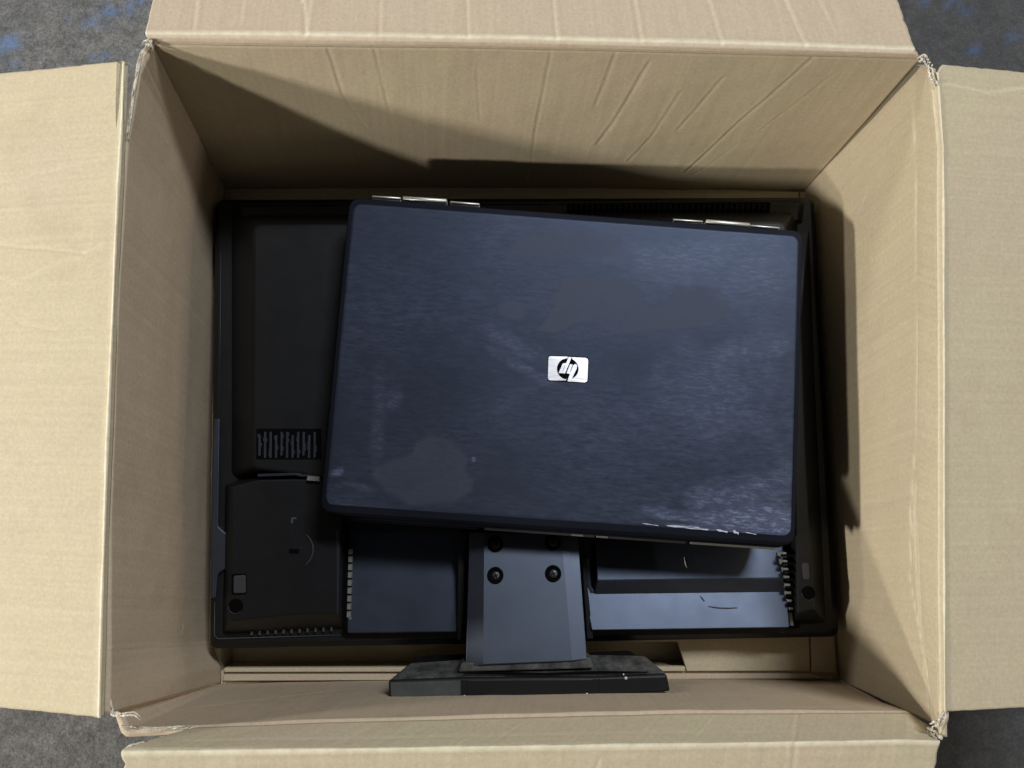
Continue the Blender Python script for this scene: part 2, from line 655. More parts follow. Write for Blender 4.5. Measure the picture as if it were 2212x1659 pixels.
def out(P, d, L, droop):
    """move points outward by L along d, falling by droop (radians)"""
    d = np.array([d[0], d[1], 0.0]); d /= np.linalg.norm(d)
    return [p + d * L * math.cos(droop) - np.array([0, 0, L * math.sin(droop)]) for p in P]


# back wall (top of the picture) and its flap
bw0 = UL([(478, 409), (900, 406), (1300, 407), (1737, 413)], .0)
bw1 = UL([(330, 98), (640, 103), (1100, 108), (1600, 120), (1985, 130)], H - .004)
cr_back = [([(.225, 1.02), (.235, .75), (.262, .55)], .0016, .0011, .15), ([(.285, 1.0), (.30, .62)], .0013, .0007, .1),
           ([(.515, 1.02), (.513, .55), (.52, .1)], .0014, .0009, .12), ([(.60, 1.0), (.592, .72)], .0016, .0009, .1),
           ([(.648, .96), (.625, .6), (.612, .45)], .0018, .0011, .15), ([(.705, .8), (.69, .5), (.672, .3)], .0015, .0009, .12),
           ([(.755, .88), (.725, .55)], .0017, .0010, .15), ([(.86, 1.0), (.81, .6), (.775, .2)], .0018, .0012, .15),
           ([(.90, .9), (.85, .55)], .0014, .0006, .08), ([(.83, .45), (.79, .15)], .0013, .0006, .08),
           ([(.42, .9), (.43, .6)], .0013, .0005, .06)]


def bulge_back(u, v):
    return .006 * np.sin(np.pi * u) * np.sin(np.pi * np.clip(v, 0, 1)) + .0


sheet('back_wall', [bw0, bw1], [110], 420, M_CARD, box, cr_back, [], flip=False, seed=1.0, bulge=bulge_back)
bf0 = UL([(332, 96), (640, 101), (1100, 106), (1600, 118), (1985, 128)], H - .003)
bf1 = UL([(316, 80), (640, 86), (1100, 92), (1600, 104), (1978, 116)], H + .0015)
bf2 = UL([(314, 72), (640, 74), (1100, 82), (1600, 94), (1976, 106)], H + .0015)
bf3 = out(bf2, (0, 1), .215, math.radians(13))
bf3 = [p + np.array([(.004 if i == 0 else (-.022 if i == 4 else 0)), 0, 0]) for i, p in enumerate(bf3)]
cr_bf = [([(.06, 2.02), (.055, 2.3)], .0016, .0008, .2), ([(.205, 2.0), (.20, 2.12), (.135, 2.42)], .0016, .0010, .5),
         ([(.205, 2.0), (.21, 2.5)], .0016, .0009, .12), ([(.30, 2.0), (.295, 2.6)], .0017, .0009, .12),
         ([(.415, 2.0), (.413, 2.6)], .0015, .0010, .15), ([(.53, 2.0), (.528, 2.9)], .0018, .0012, .15),
         ([(.64, 2.0), (.632, 2.8)], .0018, .0010, .1), ([(.745, 2.0), (.725, 2.6)], .0017, .0011, .15),
         ([(.855, 2.0), (.825, 2.5)], .0019, .0012, .2), ([(.90, 2.05), (.875, 2.4)], .0015, .0008, .1),
         ([(.12, 2.05), (.115, 2.35)], .0014, .0006, .1)]
sheet('back_flap', [bf0, bf1, bf2, bf3], [5, 5, 60], 420, M_CARD_PINK, box, cr_bf,
      [([(0, 1.9), (1, 1.9)], .0011, .9), ([(0, .55), (1, .55)], .0009, .35)], seed=2.0, end_jag=(.0006, .0012))

# right wall and flap
rw0 = UL([(1735, 412), (1760, 700), (1790, 1150), (1812, 1468)], 0)
rw1 = UL([(1978, 140), (1990, 300), (1993, 600), (1995, 800), (1988, 1110), (1994, 1330), (2010, 1560)], H - .022)
rw2 = UL([(2006, 150), (2022, 320), (2024, 800), (2024, 1200), (2028, 1590)], H - .002)
cr_rw = [([(.02, .96), (.2, .985), (.5, 1.0), (.8, .985), (.98, 1.0)], .0014, .0009, .55),
         ([(.06, .8), (.35, .42), (.42, .1)], .002, .0006, .08), ([(.12, .62), (.20, .40)], .0015, .0009, .15),
         ([(.62, .985), (.80, .93), (.92, 1.12), (.995, 1.35)], .0014, .001, .65), ([(.66, 1.0), (.86, 1.1), (.93, 1.2)], .0012, .0007, .45),
         ([(.70, .96), (.80, 1.0), (.9, 1.02)], .0011, .0006, .4), ([(.02, .2), (.98, .17)], .002, .0008, .08),
         ([(.40, .86), (.405, .92)], .001, .0007, .4)]
sheet('right_wall', [rw0, rw1, rw2], [70, 14], 320, M_CARD, box, cr_rw, [], seed=3.0, rot_uv=False,
      bulge=lambda u, v: .004 * np.sin(np.pi * u) * np.sin(np.pi * np.clip(v / 2, 0, 1)))
rf0 = UL([(2008, 148), (2023, 320), (2025, 800), (2025, 1200), (2029, 1588)], H - .001)
rf1 = UL([(2026, 158), (2038, 320), (2040, 800), (2040, 1200), (2042, 1545)], H + .0025)
rf2 = UL([(2036, 140), (2045, 320), (2047, 800), (2046, 1200), (2048, 1537)], H + .002)
rf3 = out(rf2, (1, 0), .215, math.radians(8))
sheet('right_flap', [rf0, rf1, rf2, rf3], [6, 4, 60], 320, M_CARD, box,
      [([(0, .5), (1, .5)], .0009, .0007, .0), ([(.03, 2.0), (.04, 2.15), (.02, 2.35)], .0016, .0012, .4)],
      [([(.0, .98), (1, .98)], .0010, .9), ([(0, .12), (1, .12)], .0008, .45)], seed=4.0, end_jag=(.0006, .0003))

# left wall and flap
lw0 = UL([(478, 1474), (478, 1440), (452, 1385), (458, 900), (470, 600), (486, 409)], 0)
lw1 = UL([(236, 1540), (236, 1440), (243, 1000), (258, 600), (276, 310), (292, 220), (302, 160), (331, 98)], H - .003)
cr_lw = [([(.075, 0), (.085, 1.0)], .0009, .0014, -.2), ([(.105, .36), (.125, .34)], .0012, .001, .6),
         ([(.29, .42), (.30, .42)], .001, .001, .6), ([(.97, 1.0), (.955, .6), (.94, .2)], .0016, .0010, .12)]
sheet('left_wall', [lw0, lw1], [80], 340, M_CARD_PINK, box, cr_lw, [], seed=5.0,
      bulge=lambda u, v: .003 * np.sin(np.pi * u) * np.sin(np.pi * v))
lf0 = UL([(226, 1545), (232, 1300), (242, 1000), (258, 600), (266, 420), (272, 290), (270, 140)], H - .002)
lf1 = UL([(216, 1550), (222, 1300), (232, 1000), (248, 600), (256, 420), (264, 290), (269, 134)], H + .0025)
lf2 = UL([(209, 1549), (215, 1300), (226, 1000), (242, 600), (251, 420), (257, 290), (264, 132)], H + .002)
lf3 = out(lf2, (-1, 0.02), .215, math.radians(13))
sheet('left_flap', [lf0, lf1, lf2, lf3], [5, 4, 60], 320, M_CARD, box,
      [([(.72, 2.6), (.70, 2.25), (.69, 2.1)], .0022, .0022, .15), ([(.62, 2.9), (.64, 2.4), (.70, 2.05)], .003, .0018, .08),
       ([(.66, 2.42), (.65, 2.38), (.64, 2.34)], .001, .0024, .25), ([(.80, 2.6), (.83, 2.2), (.84, 2.05)], .003, .0018, .08),
       ([(.58, 2.32), (.57, 2.2)], .002, .0016, .15)],
      [([(0, 1.3), (1, 1.3)], .0009, .95)], seed=6.0, end_jag=(.0004, .0004))

# front wall (bottom of the picture) and flap
fw0 = UL([(1812, 1468), (1400, 1470), (900, 1472), (478, 1474)], 0)
fw1 = UL([(2010, 1570), (1960, 1538), (1480, 1541), (1100, 1550), (714, 1560), (427, 1569), (275, 1577), (244, 1548)], H - .028)
fw1[-1] = lw0[0] + (lw1[0] - lw0[0]) * .875 + np.array([-.0045, -.001, 0])
fw0[-1] = lw0[0] + np.array([-.0045, -.001, 0])
sheet('front_wall', [fw0, fw1], [50], 340, M_CARD_PINK, box,
      [([(.0, .93), (.1, .9), (.3, .96)], .002, .0008, .1), ([(.10, .55), (.13, .5)], .001, .0008, .5),
       ([(.78, .3), (1.0, .75)], .004, .0008, .0)],
      [], seed=7.0, bulge=lambda u, v: .002 * np.sin(np.pi * u))
ff0 = UL([(2016, 1572), (1960, 1539), (1480, 1542), (1100, 1551), (714, 1561), (420, 1571)], H - .0275)
ff1 = UL([(2026, 1598), (1960, 1594), (1480, 1602), (1100, 1607), (714, 1613), (268, 1616)], H + .000)
ff2 = UL([(2029, 1602), (1960, 1600), (1480, 1609), (1100, 1614), (714, 1620), (264, 1626)], H + .002)
ff3 = out(ff2, (0, -1), .215, math.radians(16))
ff3 = [p + np.array([(-.01 if i == 0 else 0), 0, 0]) for i, p in enumerate(ff3)]
sheet('front_flap', [ff0, ff1, ff2, ff3], [16, 5, 60], 420, M_CARD, box,
      [([(.19, 0), (.18, 1.0), (.175, 2.4)], .0018, .0009, .15), ([(.42, 2.05), (.50, 2.6)], .0018, .0011, .5),
       ([(.0, .72), (1, .68)], .0014, .0007, .12), ([(.55, .1), (.555, .9)], .0014, .0006, .08),
       ([(.30, .1), (.305, .9)], .0014, .0006, .06), ([(.75, .2), (.75, .9)], .0014, .0006, .06)],
      [([(0, 1.8), (1, 1.8)], .0010, .8), ([(.0, 2.03), (1, 2.03)], .0006, .3)], seed=8.0, end_jag=(.001, .002))

# bottom of the box: floor board, the flap laid over it and the turned-in strips
base_pts = UL([(466, 400), (1744, 402), (1826, 1478), (442, 1482)], 0)
frustum('bottom_panel', [p + np.array([0, 0, -.0300]) for p in base_pts], [p + np.array([0, 0, -.0360]) for p in base_pts], M_CARD, box, 0)
for i in range(4):                                   # the walls' lowest band, behind the things in the box
    a, b = base_pts[i], base_pts[(i + 1) % 4]
    d = (b - a) / np.linalg.norm(b - a)
    nn_ = np.array([d[1], -d[0], 0]) * -1
    q = [a - nn_ * .013 - d * .005, b - nn_ * .013 - d * .0135, b - d * .0135 + nn_ * .006, a + nn_ * .006 - d * .005]
    frustum('wall_foot', [p + np.array([0, 0, -.0001]) for p in q], [p + np.array([0, 0, -.0299]) for p in q], M_CARD, box, 0)
prism('bottom_flap', [(496, 417), (1726, 414), (1750, 1449), (1484, 1450), (1464, 1386), (486, 1388)], .0045, .0001, M_CARD, box, .0006)
prism('bottom_flap', [(1728, 414), (1743, 414), (1808, 1453), (1753, 1452)], .0044, .0001, M_CARD, box, .0006)
prism('flap_edge', [(484, 1443), (1480, 1440), (1481, 1450), (484, 1452)], .0046, -.0005, M_CARD, box, .0006)
prism('bottom_strip', [(484, 1457), (1752, 1455), (1790, 1466), (481, 1471)], .0040, -.0005, M_CARD_PINK, box, .0006)

# torn corners
torn(UL([(322, 97, H), (304, 118, H), (298, 150, H - .001), (290, 190, H), (283, 240, H - .001), (275, 300, H - .001)], H), .0017, box, 1)
torn(UL([(312, 100, H), (316, 92, H + .001), (330, 95, H + .001)], H), .003, box, 2)
torn(UL([(238, 1470, H - .01), (236, 1510, H - .006), (243, 1542, H - .004), (262, 1544, H), (290, 1541, H), (305, 1553, H)], H), .0018, box, 3)
torn(UL([(262, 1570, H - .012), (300, 1573, H - .016), (340, 1574, H - .022), (405, 1570, H - .027)], H), .0016, box, 4)
torn(UL([(412, 1572, H - .026), (370, 1588, H - .02), (330, 1606, H - .01), (285, 1612, H - .002), (268, 1622, H)], H), .0022, box, 5)
torn(UL([(1982, 130, H), (1996, 122, H + .002), (2006, 140, H)], H), .0022, box, 6)
torn(UL([(2009, 140, H), (2012, 165, H + .002), (2022, 185, H + .003)], H), .0022, box, 7)
torn(UL([(2010, 1568, H), (2030, 1560, H + .001), (2042, 1540, H + .002)], H), .0028, box, 8)
torn(UL([(2000, 1576, H - .01), (2018, 1584, H - .004), (2030, 1600, H)], H), .0026, box, 9)

# ---------------------------------------------------------------- monitor, lying face down
mon = thing('monitor', 'black flat monitor lying face down in the box with its stand still on', 'monitor', (0, 0, .005))
Z0 = .0052
# outer housing (front bezel ring) with a chamfered shoulder
o_top = UL(rounded([(474, 440), (1750, 432), (1800, 1366), (464, 1386)], 16), .036)
o_mid = UL(rounded([(466, 432), (1758, 427), (1812, 1375), (454, 1401)], 20), .0305)
o_bot = [np.array([p[0], p[1], Z0]) for p in UL(rounded([(470, 438), (1752, 432), (1800, 1373), (460, 1397)], 20), .0305)]
n = len(o_top)
vf = frustum_vf(o_mid, o_bot)
vf2 = frustum_vf(o_top, [p + np.array([0, 0, .0001]) for p in o_mid])
V, Fc = join_vf([vf, vf2])
mesh('front_bezel', V, Fc, M_HOUS, mon, False, 0)

# bottom part of the back cover: low panels left and right of the stand, sloping up to the rim
def slab(name, pts, z0, y0, sl, mat, bevel, low=.0301, sx=0.0, x0=0.0, grow=None):
    top = [UP(p[0], p[1], z0, y0, sl, x0, sx) for p in pts]
    bot = [np.array([p[0], p[1], low]) for p in top] if grow is None else grow
    return frustum(name, top, bot, mat, mon, bevel)


YN = U(1000, 1232, .04)[1]
slab('lower_cover', [(748, 1120), (1004, 1120), (1004, 1200), (996, 1330), (988, 1366), (750, 1368)], .0402, YN, .14, M_TEXT, .001)
slab('lower_cover', [(1262, 1232), (1276, 1280), (1700, 1276), (1706, 1356), (1278, 1362), (1264, 1290)], .0372, YN, .30, M_TEXT, .0008)
slab('cover_step', [(1284, 1130), (1690, 1130), (1692, 1249), (1290, 1254)], .0464, YN, .25, M_TEXT, .0008,
     grow=[UP(p[0], p[1], .0376, YN, .30) for p in [(1266, 1150), (1700, 1150), (1701, 1279), (1284, 1284)]])
prism('step_edge', [(1262, 1205), (1272, 1206), (1278, 1268), (1288, 1282), (1276, 1290), (1268, 1262)], .0422, .0302, M_TEXT, mon, .0006)

# upper back cover, mostly under the laptop
frustum('back_cover', UL(rounded([(548, 486), (1700, 478), (1712, 1150), (545, 1012)], 18), .066),
        UL(rounded([(492, 452), (1726, 446), (1736, 1180), (492, 1035)], 18), .0303), M_HOUS, mon, .002)
frustum('top_ridge', UL([(520, 446), (1726, 440), (1722, 476), (530, 482)], .045), UL([(486, 442), (1744, 436), (1740, 486), (488, 490)], .0302), M_HOUS, mon, .001)

# left side block with lock slot, pad, hole and rounded mark
blk_top = [(500, 1052), (560, 1036), (738, 1034), (733, 1324), (620, 1328), (520, 1340), (498, 1342)]
frustum('side_block', UL(blk_top, .062), UL([(484, 1046), (548, 1022), (752, 1022), (748, 1366), (610, 1372), (520, 1374), (478, 1374)], .0303),
        M_HOUS, mon, .0012)
prism('block_edge', [(727, 1146), (731, 1146), (731, 1325), (727, 1325)], .0627, .0605, M_TEXT, mon, .0003)
# groove lip above the block
prism('groove_lip', [(556, 1024), (640, 1021), (652, 1025), (690, 1024), (690, 1029), (650, 1030), (638, 1027), (556, 1030)], .0655, .06, M_TEXT, mon, .0004)
prism('groove_lip', [(664, 1028), (690, 1030), (690, 1040), (662, 1038)], .0660, .06, M_TRIM, mon, .0004)
prism('lock_slot', [(624, 1186), (646, 1186), (646, 1196), (624, 1196)], .0626, .0615, M_VOID, mon, 0)
fr = rounded([(618, 1181), (652, 1181), (652, 1201), (618, 1201)], 5)
prism('slot_frame', fr, .0623, .061, M_HOUS, mon, .0002)
c = U(636, 1188, .0623)
arc = [c + np.array([.0148 * math.cos(t), .0148 * math.sin(t), 0]) for t in np.linspace(-.95, .95, 18)]
V, Fc = join_vf([tube_vf(arc, .0006)])
mesh('round_mark', V, Fc, M_RUB, mon, True)
prism('moulded_mark', [(629, 1119), (634, 1117), (640, 1119), (640, 1122), (634, 1121), (632, 1131), (628, 1131)], .0628, .0615, M_TOOTH, mon, .0002)
prism('foot_pad', rounded([(504, 1244), (530, 1242), (531, 1281), (504, 1282)], 5), .0632, .061, M_RUB, mon, .0006)
prism('pad_recess', rounded([(500, 1240), (532, 1239), (533, 1284), (500, 1285)], 6), .0624, .061, M_VOID, mon, 0)
prism('foot_pad', rounded([(1733, 1216), (1748, 1216), (1750, 1252), (1736, 1252)], 5), .0586, .056, M_RUB, mon, .0006)


def hole(px, py, z, r):
    c = U(px, py, z)
    V, Fc = lathe_vf(c, [(r * 1.15, z - .001), (r * 1.15, z + .0002), (r * 1.02, z + .0004), (r, z + .0001), (r * .99, z + .00005)], 24)
    o = mesh('screw_hole', V, Fc, M_VOID, mon, False)
    ring = [c + np.array([r * 1.06 * math.cos(t), r * 1.06 * math.sin(t), .0003]) for t in np.linspace(3.0, 5.6, 14)]
    V, Fc = tube_vf(ring, .0003)
    mesh('hole_rim', V, Fc, M_RUB, o, True)


hole(509, 1310, .0622, .0052)
hole(1746, 1282, .0582, .0050)

# right side column
frustum('side_column', UL([(1716, 700), (1730, 690), (1740, 1000), (1758, 1316), (1722, 1326), (1716, 1010)], .058),
        UL([(1700, 460), (1752, 452), (1788, 1352), (1704, 1352)][:1] + [(1752, 452), (1770, 900), (1790, 1352), (1708, 1354), (1700, 1000)], .0303),
        M_HOUS, mon, .0012)

# left edge button strip
frustum('button_strip', UL(rounded([(464, 906), (474, 905), (471, 1138), (494, 1158), (492, 1224), (470, 1240), (466, 1292), (456, 1290), (460, 1000)], 3, 2), .0405),
        UL(rounded([(462, 904), (476, 903), (474, 1136), (497, 1156), (496, 1226), (473, 1242), (468, 1294), (453, 1292), (458, 1000)], 3, 2), .0300), M_NECK, mon, .0005)
V, Fc = tube_vf(UL([(477, 545), (474, 905)], .0372), .0007)
mesh('edge_bead', V, Fc, M_RUB, mon, True)
V, Fc = tube_vf(UL([(464, 1300), (463, 1372), (470, 1380), (760, 1371)], .0372), .0006)
mesh('edge_bead', V, Fc, M_RUB, mon, True)


# rows of ribs and slats: each a part, alike pieces share their mesh
def row(name, first_vf, pts, mat, parent, rot=None):
    """copies of one small mesh at each point of pts"""
    V, Fc = first_vf
    c = np.mean(np.array(V), axis=0)
    me = bpy.data.meshes.new(name)
    me.from_pydata([tuple(v - c) for v in V], [], Fc)
    bm = bmesh.new(); bm.from_mesh(me)
    bmesh.ops.recalc_face_normals(bm, faces=bm.faces)
    bm.to_mesh(me); bm.free()
    me.materials.append(mat)
    off = root_loc(parent)
    for i, p in enumerate(pts):
        o = bpy.data.objects.new(name, me)
        COL.objects.link(o)
        o.parent = parent
        o.location = np.asarray(p) - off
        if rot:
            o.rotation_euler = (0, 0, rot(i))


px = .60 / F
# ribs along the block's inner side
ribs = [U(757.5 - i * .45, 1191 + i * 17.0, .0452) for i in range(9)]
row('vent_rib', frustum_vf([np.array(q) for q in ((-.0014, -.0021, .0), (.0014, -.0021, 0), (.0014, .0021, 0), (-.0014, .0021, 0))],
                          [np.array(q) for q in ((-.0018, -.0024, -.003), (.0018, -.0024, -.003), (.0018, .0024, -.003), (-.0018, .0024, -.003))]), ribs, M_TRIM, mon)
prism('rib_bar', [(753, 1334), (760, 1334), (757, 1367), (751, 1367)], .0455, .03, M_TRIM, mon, .0004)
prism('vent_channel', [(740, 1150), (752, 1150), (750, 1366), (742, 1366)], .0442, .031, M_VOID, mon, 0)
# teeth at the lower edge of the block
row('vent_tooth', bar_vf((0, -.0016, 0), (0, .0016, 0), .0014, .004), [U(545 + i * 17.2, 1367 - i * .9, .0390) for i in range(11)], M_TOOTH, mon)
# ribs beside the right column
chan = prism('vent_channel', [(1688, 1190), (1716, 1190), (1728, 1358), (1704, 1358)], .0415, .031, M_VOID, mon, 0)
row('vent_rib', bar_vf((-.0046, 0, 0), (.0046, 0, 0), .0018, .003), [U(1700 + i * 2.1, 1200 + i * 17.2, .0562 - i * .0012) for i in range(8)], M_VOID, mon)
for k in range(9):
    a = (1690 + k * 2.1, 1193 + k * 17.0)
    if k < 8:
        prism('vent_rib', [(a[0], a[1]), (a[0] + 9, a[1]), (a[0] + 10, a[1] + 11), (a[0] + 1, a[1] + 11)], .0552 - k * .0012, .04, M_TRIM, mon, .0004)
prism('rib_bar', [(1703, 1318), (1711, 1318), (1715, 1352), (1707, 1352)], .0455, .031, M_TRIM, mon, .0005)

# slotted grille on the upper left
prism('grille_recess', [(554, 926), (694, 926), (694, 992), (553, 992)], .0664, .0655, M_VOID, mon, 0)
rngs = random.Random(4)
for i in range(11):
    x = 561 + i * 11.9
    z = .0670
    a = U(x, 931 + (2 if i % 3 else 9), z)
    b = U(x - .6, 990 - (1 if i % 4 else 6), z)
    mid = U(x + rngs.uniform(-.8, .8), 960 + rngs.uniform(-8, 8), z - .0002)
    parts_ = [bar_vf(a, b, .0017, .0012)]
    for _ in range(2):
        q = U(x + rngs.choice((-2.2, 2.2)), rngs.uniform(938, 984), z - .0003)
        parts_.append(bar_vf(q + np.array([0, -.0014, 0]), q + np.array([0, .0014, 0]), .0016, .0009))
    V, Fc = join_vf(parts_)
    mesh('vent_slat', V, Fc, M_NECK, mon)

# two rows of slots along the top edge
prism('grille_recess', [(1226, 439), (1664, 437), (1662, 476), (1226, 478)], .0462, .0448, M_VOID, mon, 0)
pts1 = [U(1232 + i * 12.0, 447, .0474) for i in range(36)]
pts2 = [U(1230 + i * 12.0, 466, .0474) for i in range(36)]
row('vent_slat', bar_vf((0, -.0028, 0), (0, .0028, 0), .0024, .0011), pts1, M_DIM, mon, lambda i: -.25 * (i / 36))
row('vent_slat', bar_vf((0, -.0028, 0), (0, .0028, 0), .0024, .0011), pts2, M_DIM, mon, lambda i: -.25 * (i / 36))

# stand: neck with chamfered sides, four screws, base plate on edge
zn = .0665
neck_top = [(1046, 1150), (1212, 1150), (1236, 1428), (1044, 1436)]
zk = .0190                                # the neck rises towards the foot
YK = U(1130, 1150, zn)[1]
tl = [UP(p[0], p[1], zn, YK, .23) for p in neck_top]
bl = [UP(1014, 1150, zn - .0045, YK, .23), UP(1248, 1150, zn - .0010, YK, .23), UP(1268, 1424, zn - .0010, YK, .23), UP(1006, 1440, zn - .0050, YK, .23)]
flo = [np.array([p[0], p[1], .031]) for p in bl]
V, Fc = join_vf([frustum_vf(tl, bl), frustum_vf([p - np.array([0, 0, .0001]) for p in bl], flo)])
neck = mesh('stand_neck', V, Fc, M_NECK, mon, False, .0006)
SCREWS = ((1070, 1175), (1194, 1171), (1070, 1243), (1195, 1239))
for sx, sy in SCREWS:
    zs = UP(sx, sy, zn, YK, .23)[2] + .0006
    c = U(sx, sy, zs)
    V, Fc = lathe_vf(c, [(.0064, zs - .003), (.0064, zs), (.0058, zs + .0005), (.0051, zs + .0002), (.0040, zs - .0001), (.0039, zs - .0002)], 28)
    V = [v - np.array([0, 0, .23 * (v[1] - c[1])]) for v in V]
    cup = mesh('screw_cup', V, Fc, M_VOID, neck, True)
for sx, sy in SCREWS:
    zs = UP(sx, sy, zn, YK, .23)[2] + .0006
    c = U(sx + 1, sy, zs)
    V, Fc = lathe_vf(c, [(.0033, zs - .001), (.0033, zs + .0003), (.0026, zs + .0007), (.0012, zs + .0008)], 24)
    V = [v - np.array([0, 0, .23 * (v[1] - c[1])]) for v in V]
    mesh('screw_head', V, Fc, M_STEEL, neck, True)
for sx, sy in SCREWS:
    zs = UP(sx, sy, zn, YK, .23)[2] + .0006
    c = U(sx + 1, sy, zs + .0011)
    b1 = bar_vf(c + np.array([-.0019, -.0008, 0]), c + np.array([.0019, .0008, 0]), .0007, .0006)
    b2 = bar_vf(c + np.array([.0008, -.0019, .00004]), c + np.array([-.0008, .0019, .00004]), .0007, .0006)
    V, Fc = join_vf([b1, b2])
    V = [v - np.array([0, 0, .23 * (v[1] - c[1])]) for v in V]
    mesh('screw_slot', V, Fc, M_VOID, neck)
# cheeks beside the neck
prism('neck_cheek', [(990, 1150), (1006, 1150), (1002, 1340), (996, 1384), (988, 1384)], .052, .03, M_HOUS, mon, .0006)
prism('neck_cheek', [(1256, 1200), (1264, 1215), (1276, 1330), (1282, 1380), (1268, 1380)], .048, .03, M_HOUS, mon, .0006)

# base plate: stands on its edge, rear rim up
zb = .090
rim_out = UL([(840, 1513), (1000, 1511), (1290, 1506), (1449, 1494)], zb)
rim_in = UL([(838, 1470), (1000, 1464), (1290, 1462), (1441, 1456)], zb)


def down(p, z, dy=0.0, fx=1.0, cx=0.0):
    return np.array([cx + (p[0] - cx) * fx, p[1] + dy, z])


cxb = (rim_in[0][0] + rim_in[-1][0]) / 2
top = rim_in + rim_out[::-1]
bot = [down(p, .012, 0, .86, cxb) for p in top]
base = frustum('stand_base', top, bot, M_HOUS, mon, .0018, seg=3)
# rim facets, each its own face, the left one grey with dust
for k, (m_, e) in enumerate(((M_DUSTFACE, 0), (M_HOUS, .0), (M_HOUS, 0))):
    a, b = rim_in[k], rim_in[k + 1]
    d, cc = rim_out[k], rim_out[k + 1]
    q = [a, b, cc, d]
    ctr = sum(q) / 4
    q = [ctr + (p - ctr) * np.array([.94, .78, 1]) for p in q]
    frustum('rim_facet', [p + np.array([0, 0, .0003]) for p in q], [p + np.array([0, 0, -.001]) for p in q], m_, base, .0004,
            label='grey dusty end of the stand rim' if k == 0 else None)
# dusty shoulder between rim and neck
sh_top = UL([(846, 1466), (1000, 1461), (1288, 1459), (1438, 1453)], zb - .002)
sh_low = UL([(888, 1432), (1004, 1424), (1280, 1414), (1392, 1416)], zb - .026)
sh = sh_top + sh_low[::-1]
bk = [p + np.array([0, -.008, -.004]) for p in sh]
frustum('base_shoulder', sh, bk, M_DUSTY, mon, .0008, label='dust covered sloping shoulder of the stand foot')
prism('neck_collar', [(996, 1432), (1276, 1420), (1284, 1444), (990, 1452)], zb - .004, zb - .02, M_DUSTY, mon, .0012)
V, Fc = join_vf([tube_vf(UL([(1000, 1456), (1090, 1454), (1180, 1456), (1290, 1452), (1400, 1452)], zb + .0002), .0009)])
mesh('rim_groove', V, Fc, M_VOID, mon, True)
for sx, sy, r in ((1003, 1504, .0009), (1352, 1465, .0012), (1347, 1457, .0007), (1268, 1499, .0008)):
    c = U(sx, sy, zb + .0010)
    V, Fc = lathe_vf(c, [(r * .9, zb + .0004), (r, zb + .0010), (r * .5, zb + .0016)], 8)
    mesh('paint_chip', V, Fc, M_SPECK, base, True)

# ---------------------------------------------------------------- laptop, closed, on the monitor's back
ZL = .106
lap = thing('laptop', 'closed black laptop with a silver badge resting askew on the monitor back', 'laptop', (.034, .025, .0672))
PT = [np.array(U(*p, ZL)) for p in ((760, 440), (1728, 508), (1708, 1160), (705, 1088))]
# one rigid rectangle from the four seen corners
ctr = sum(PT) / 4
ax = (PT[1] - PT[0]) + (PT[2] - PT[3])
ang = math.atan2(ax[1], ax[0])
LW = (np.linalg.norm(PT[1] - PT[0]) + np.linalg.norm(PT[2] - PT[3])) / 2
LD = (np.linalg.norm(PT[3] - PT[0]) + np.linalg.norm(PT[2] - PT[1])) / 2
ex = np.array([math.cos(ang), math.sin(ang), 0]); ey = np.array([-math.sin(ang), math.cos(ang), 0])


def L(x, y, z):
    return np.array([ctr[0], ctr[1], 0]) + ex * x + ey * y + np.array([0, 0, z])


def rrect(x0, x1, y0, y1, r, z, n=6):
    return [L(q[0], q[1], z) for q in rounded([(x0, y0), (x1, y0), (x1, y1), (x0, y1)], r, n)]


hw, hd = LW / 2, LD / 2
zb0 = .0675
# base: bottom tray and a wider palm-rest rim
V, Fc = join_vf([frustum_vf(rrect(-hw - .0035, hw + .0035, -hd - .0105, hd + .002, .010, .0905), rrect(-hw - .001, hw + .001, -hd - .0085, hd + .000, .010, zb0))])
lbase = mesh('laptop_base', V, Fc, M_BEZ, lap, False, .0010)
# pale trim along the front edge of the base
for x0, x1, mt in ((-hw + .01, -.06, M_BEZ), (-.055, .03, M_RUB), (.034, .10, M_RUB), (.104, hw - .006, M_TRIM)):
    q = [L(x0, -hd - .0121, .0895), L(x1, -hd - .0121, .0895), L(x1, -hd - .0100, .0895), L(x0, -hd - .0100, .0895)]
    frustum('front_trim', q, [p - np.array([0, 0, .004]) for p in q], mt, lbase, .0004)
for x0 in (.012, .031):
    q = [L(x0, -hd - .0119, .0900), L(x0 + .009, -hd - .0119, .0900), L(x0 + .009, -hd - .0104, .0900), L(x0, -hd - .0104, .0900)]
    frustum('latch', q, [p - np.array([0, 0, .003]) for p in q], M_TRIM, lbase, .0003)
# lid shell
V, Fc = join_vf([frustum_vf(rrect(-hw - .0030, hw + .0030, -hd - .0050, hd + .0040, .0085, ZL - .0006), rrect(-hw - .0046, hw + .0046, -hd - .0078, hd + .0058, .010, ZL - .0060)),
                 frustum_vf(rrect(-hw - .0046, hw + .0046, -hd - .0078, hd + .0058, .010, ZL - .0061), rrect(-hw - .0040, hw + .0040, -hd - .0072, hd + .0050, .010, ZL - .0140))])
lid = mesh('lid', V, Fc, M_BEZ, lap, False, .0006)

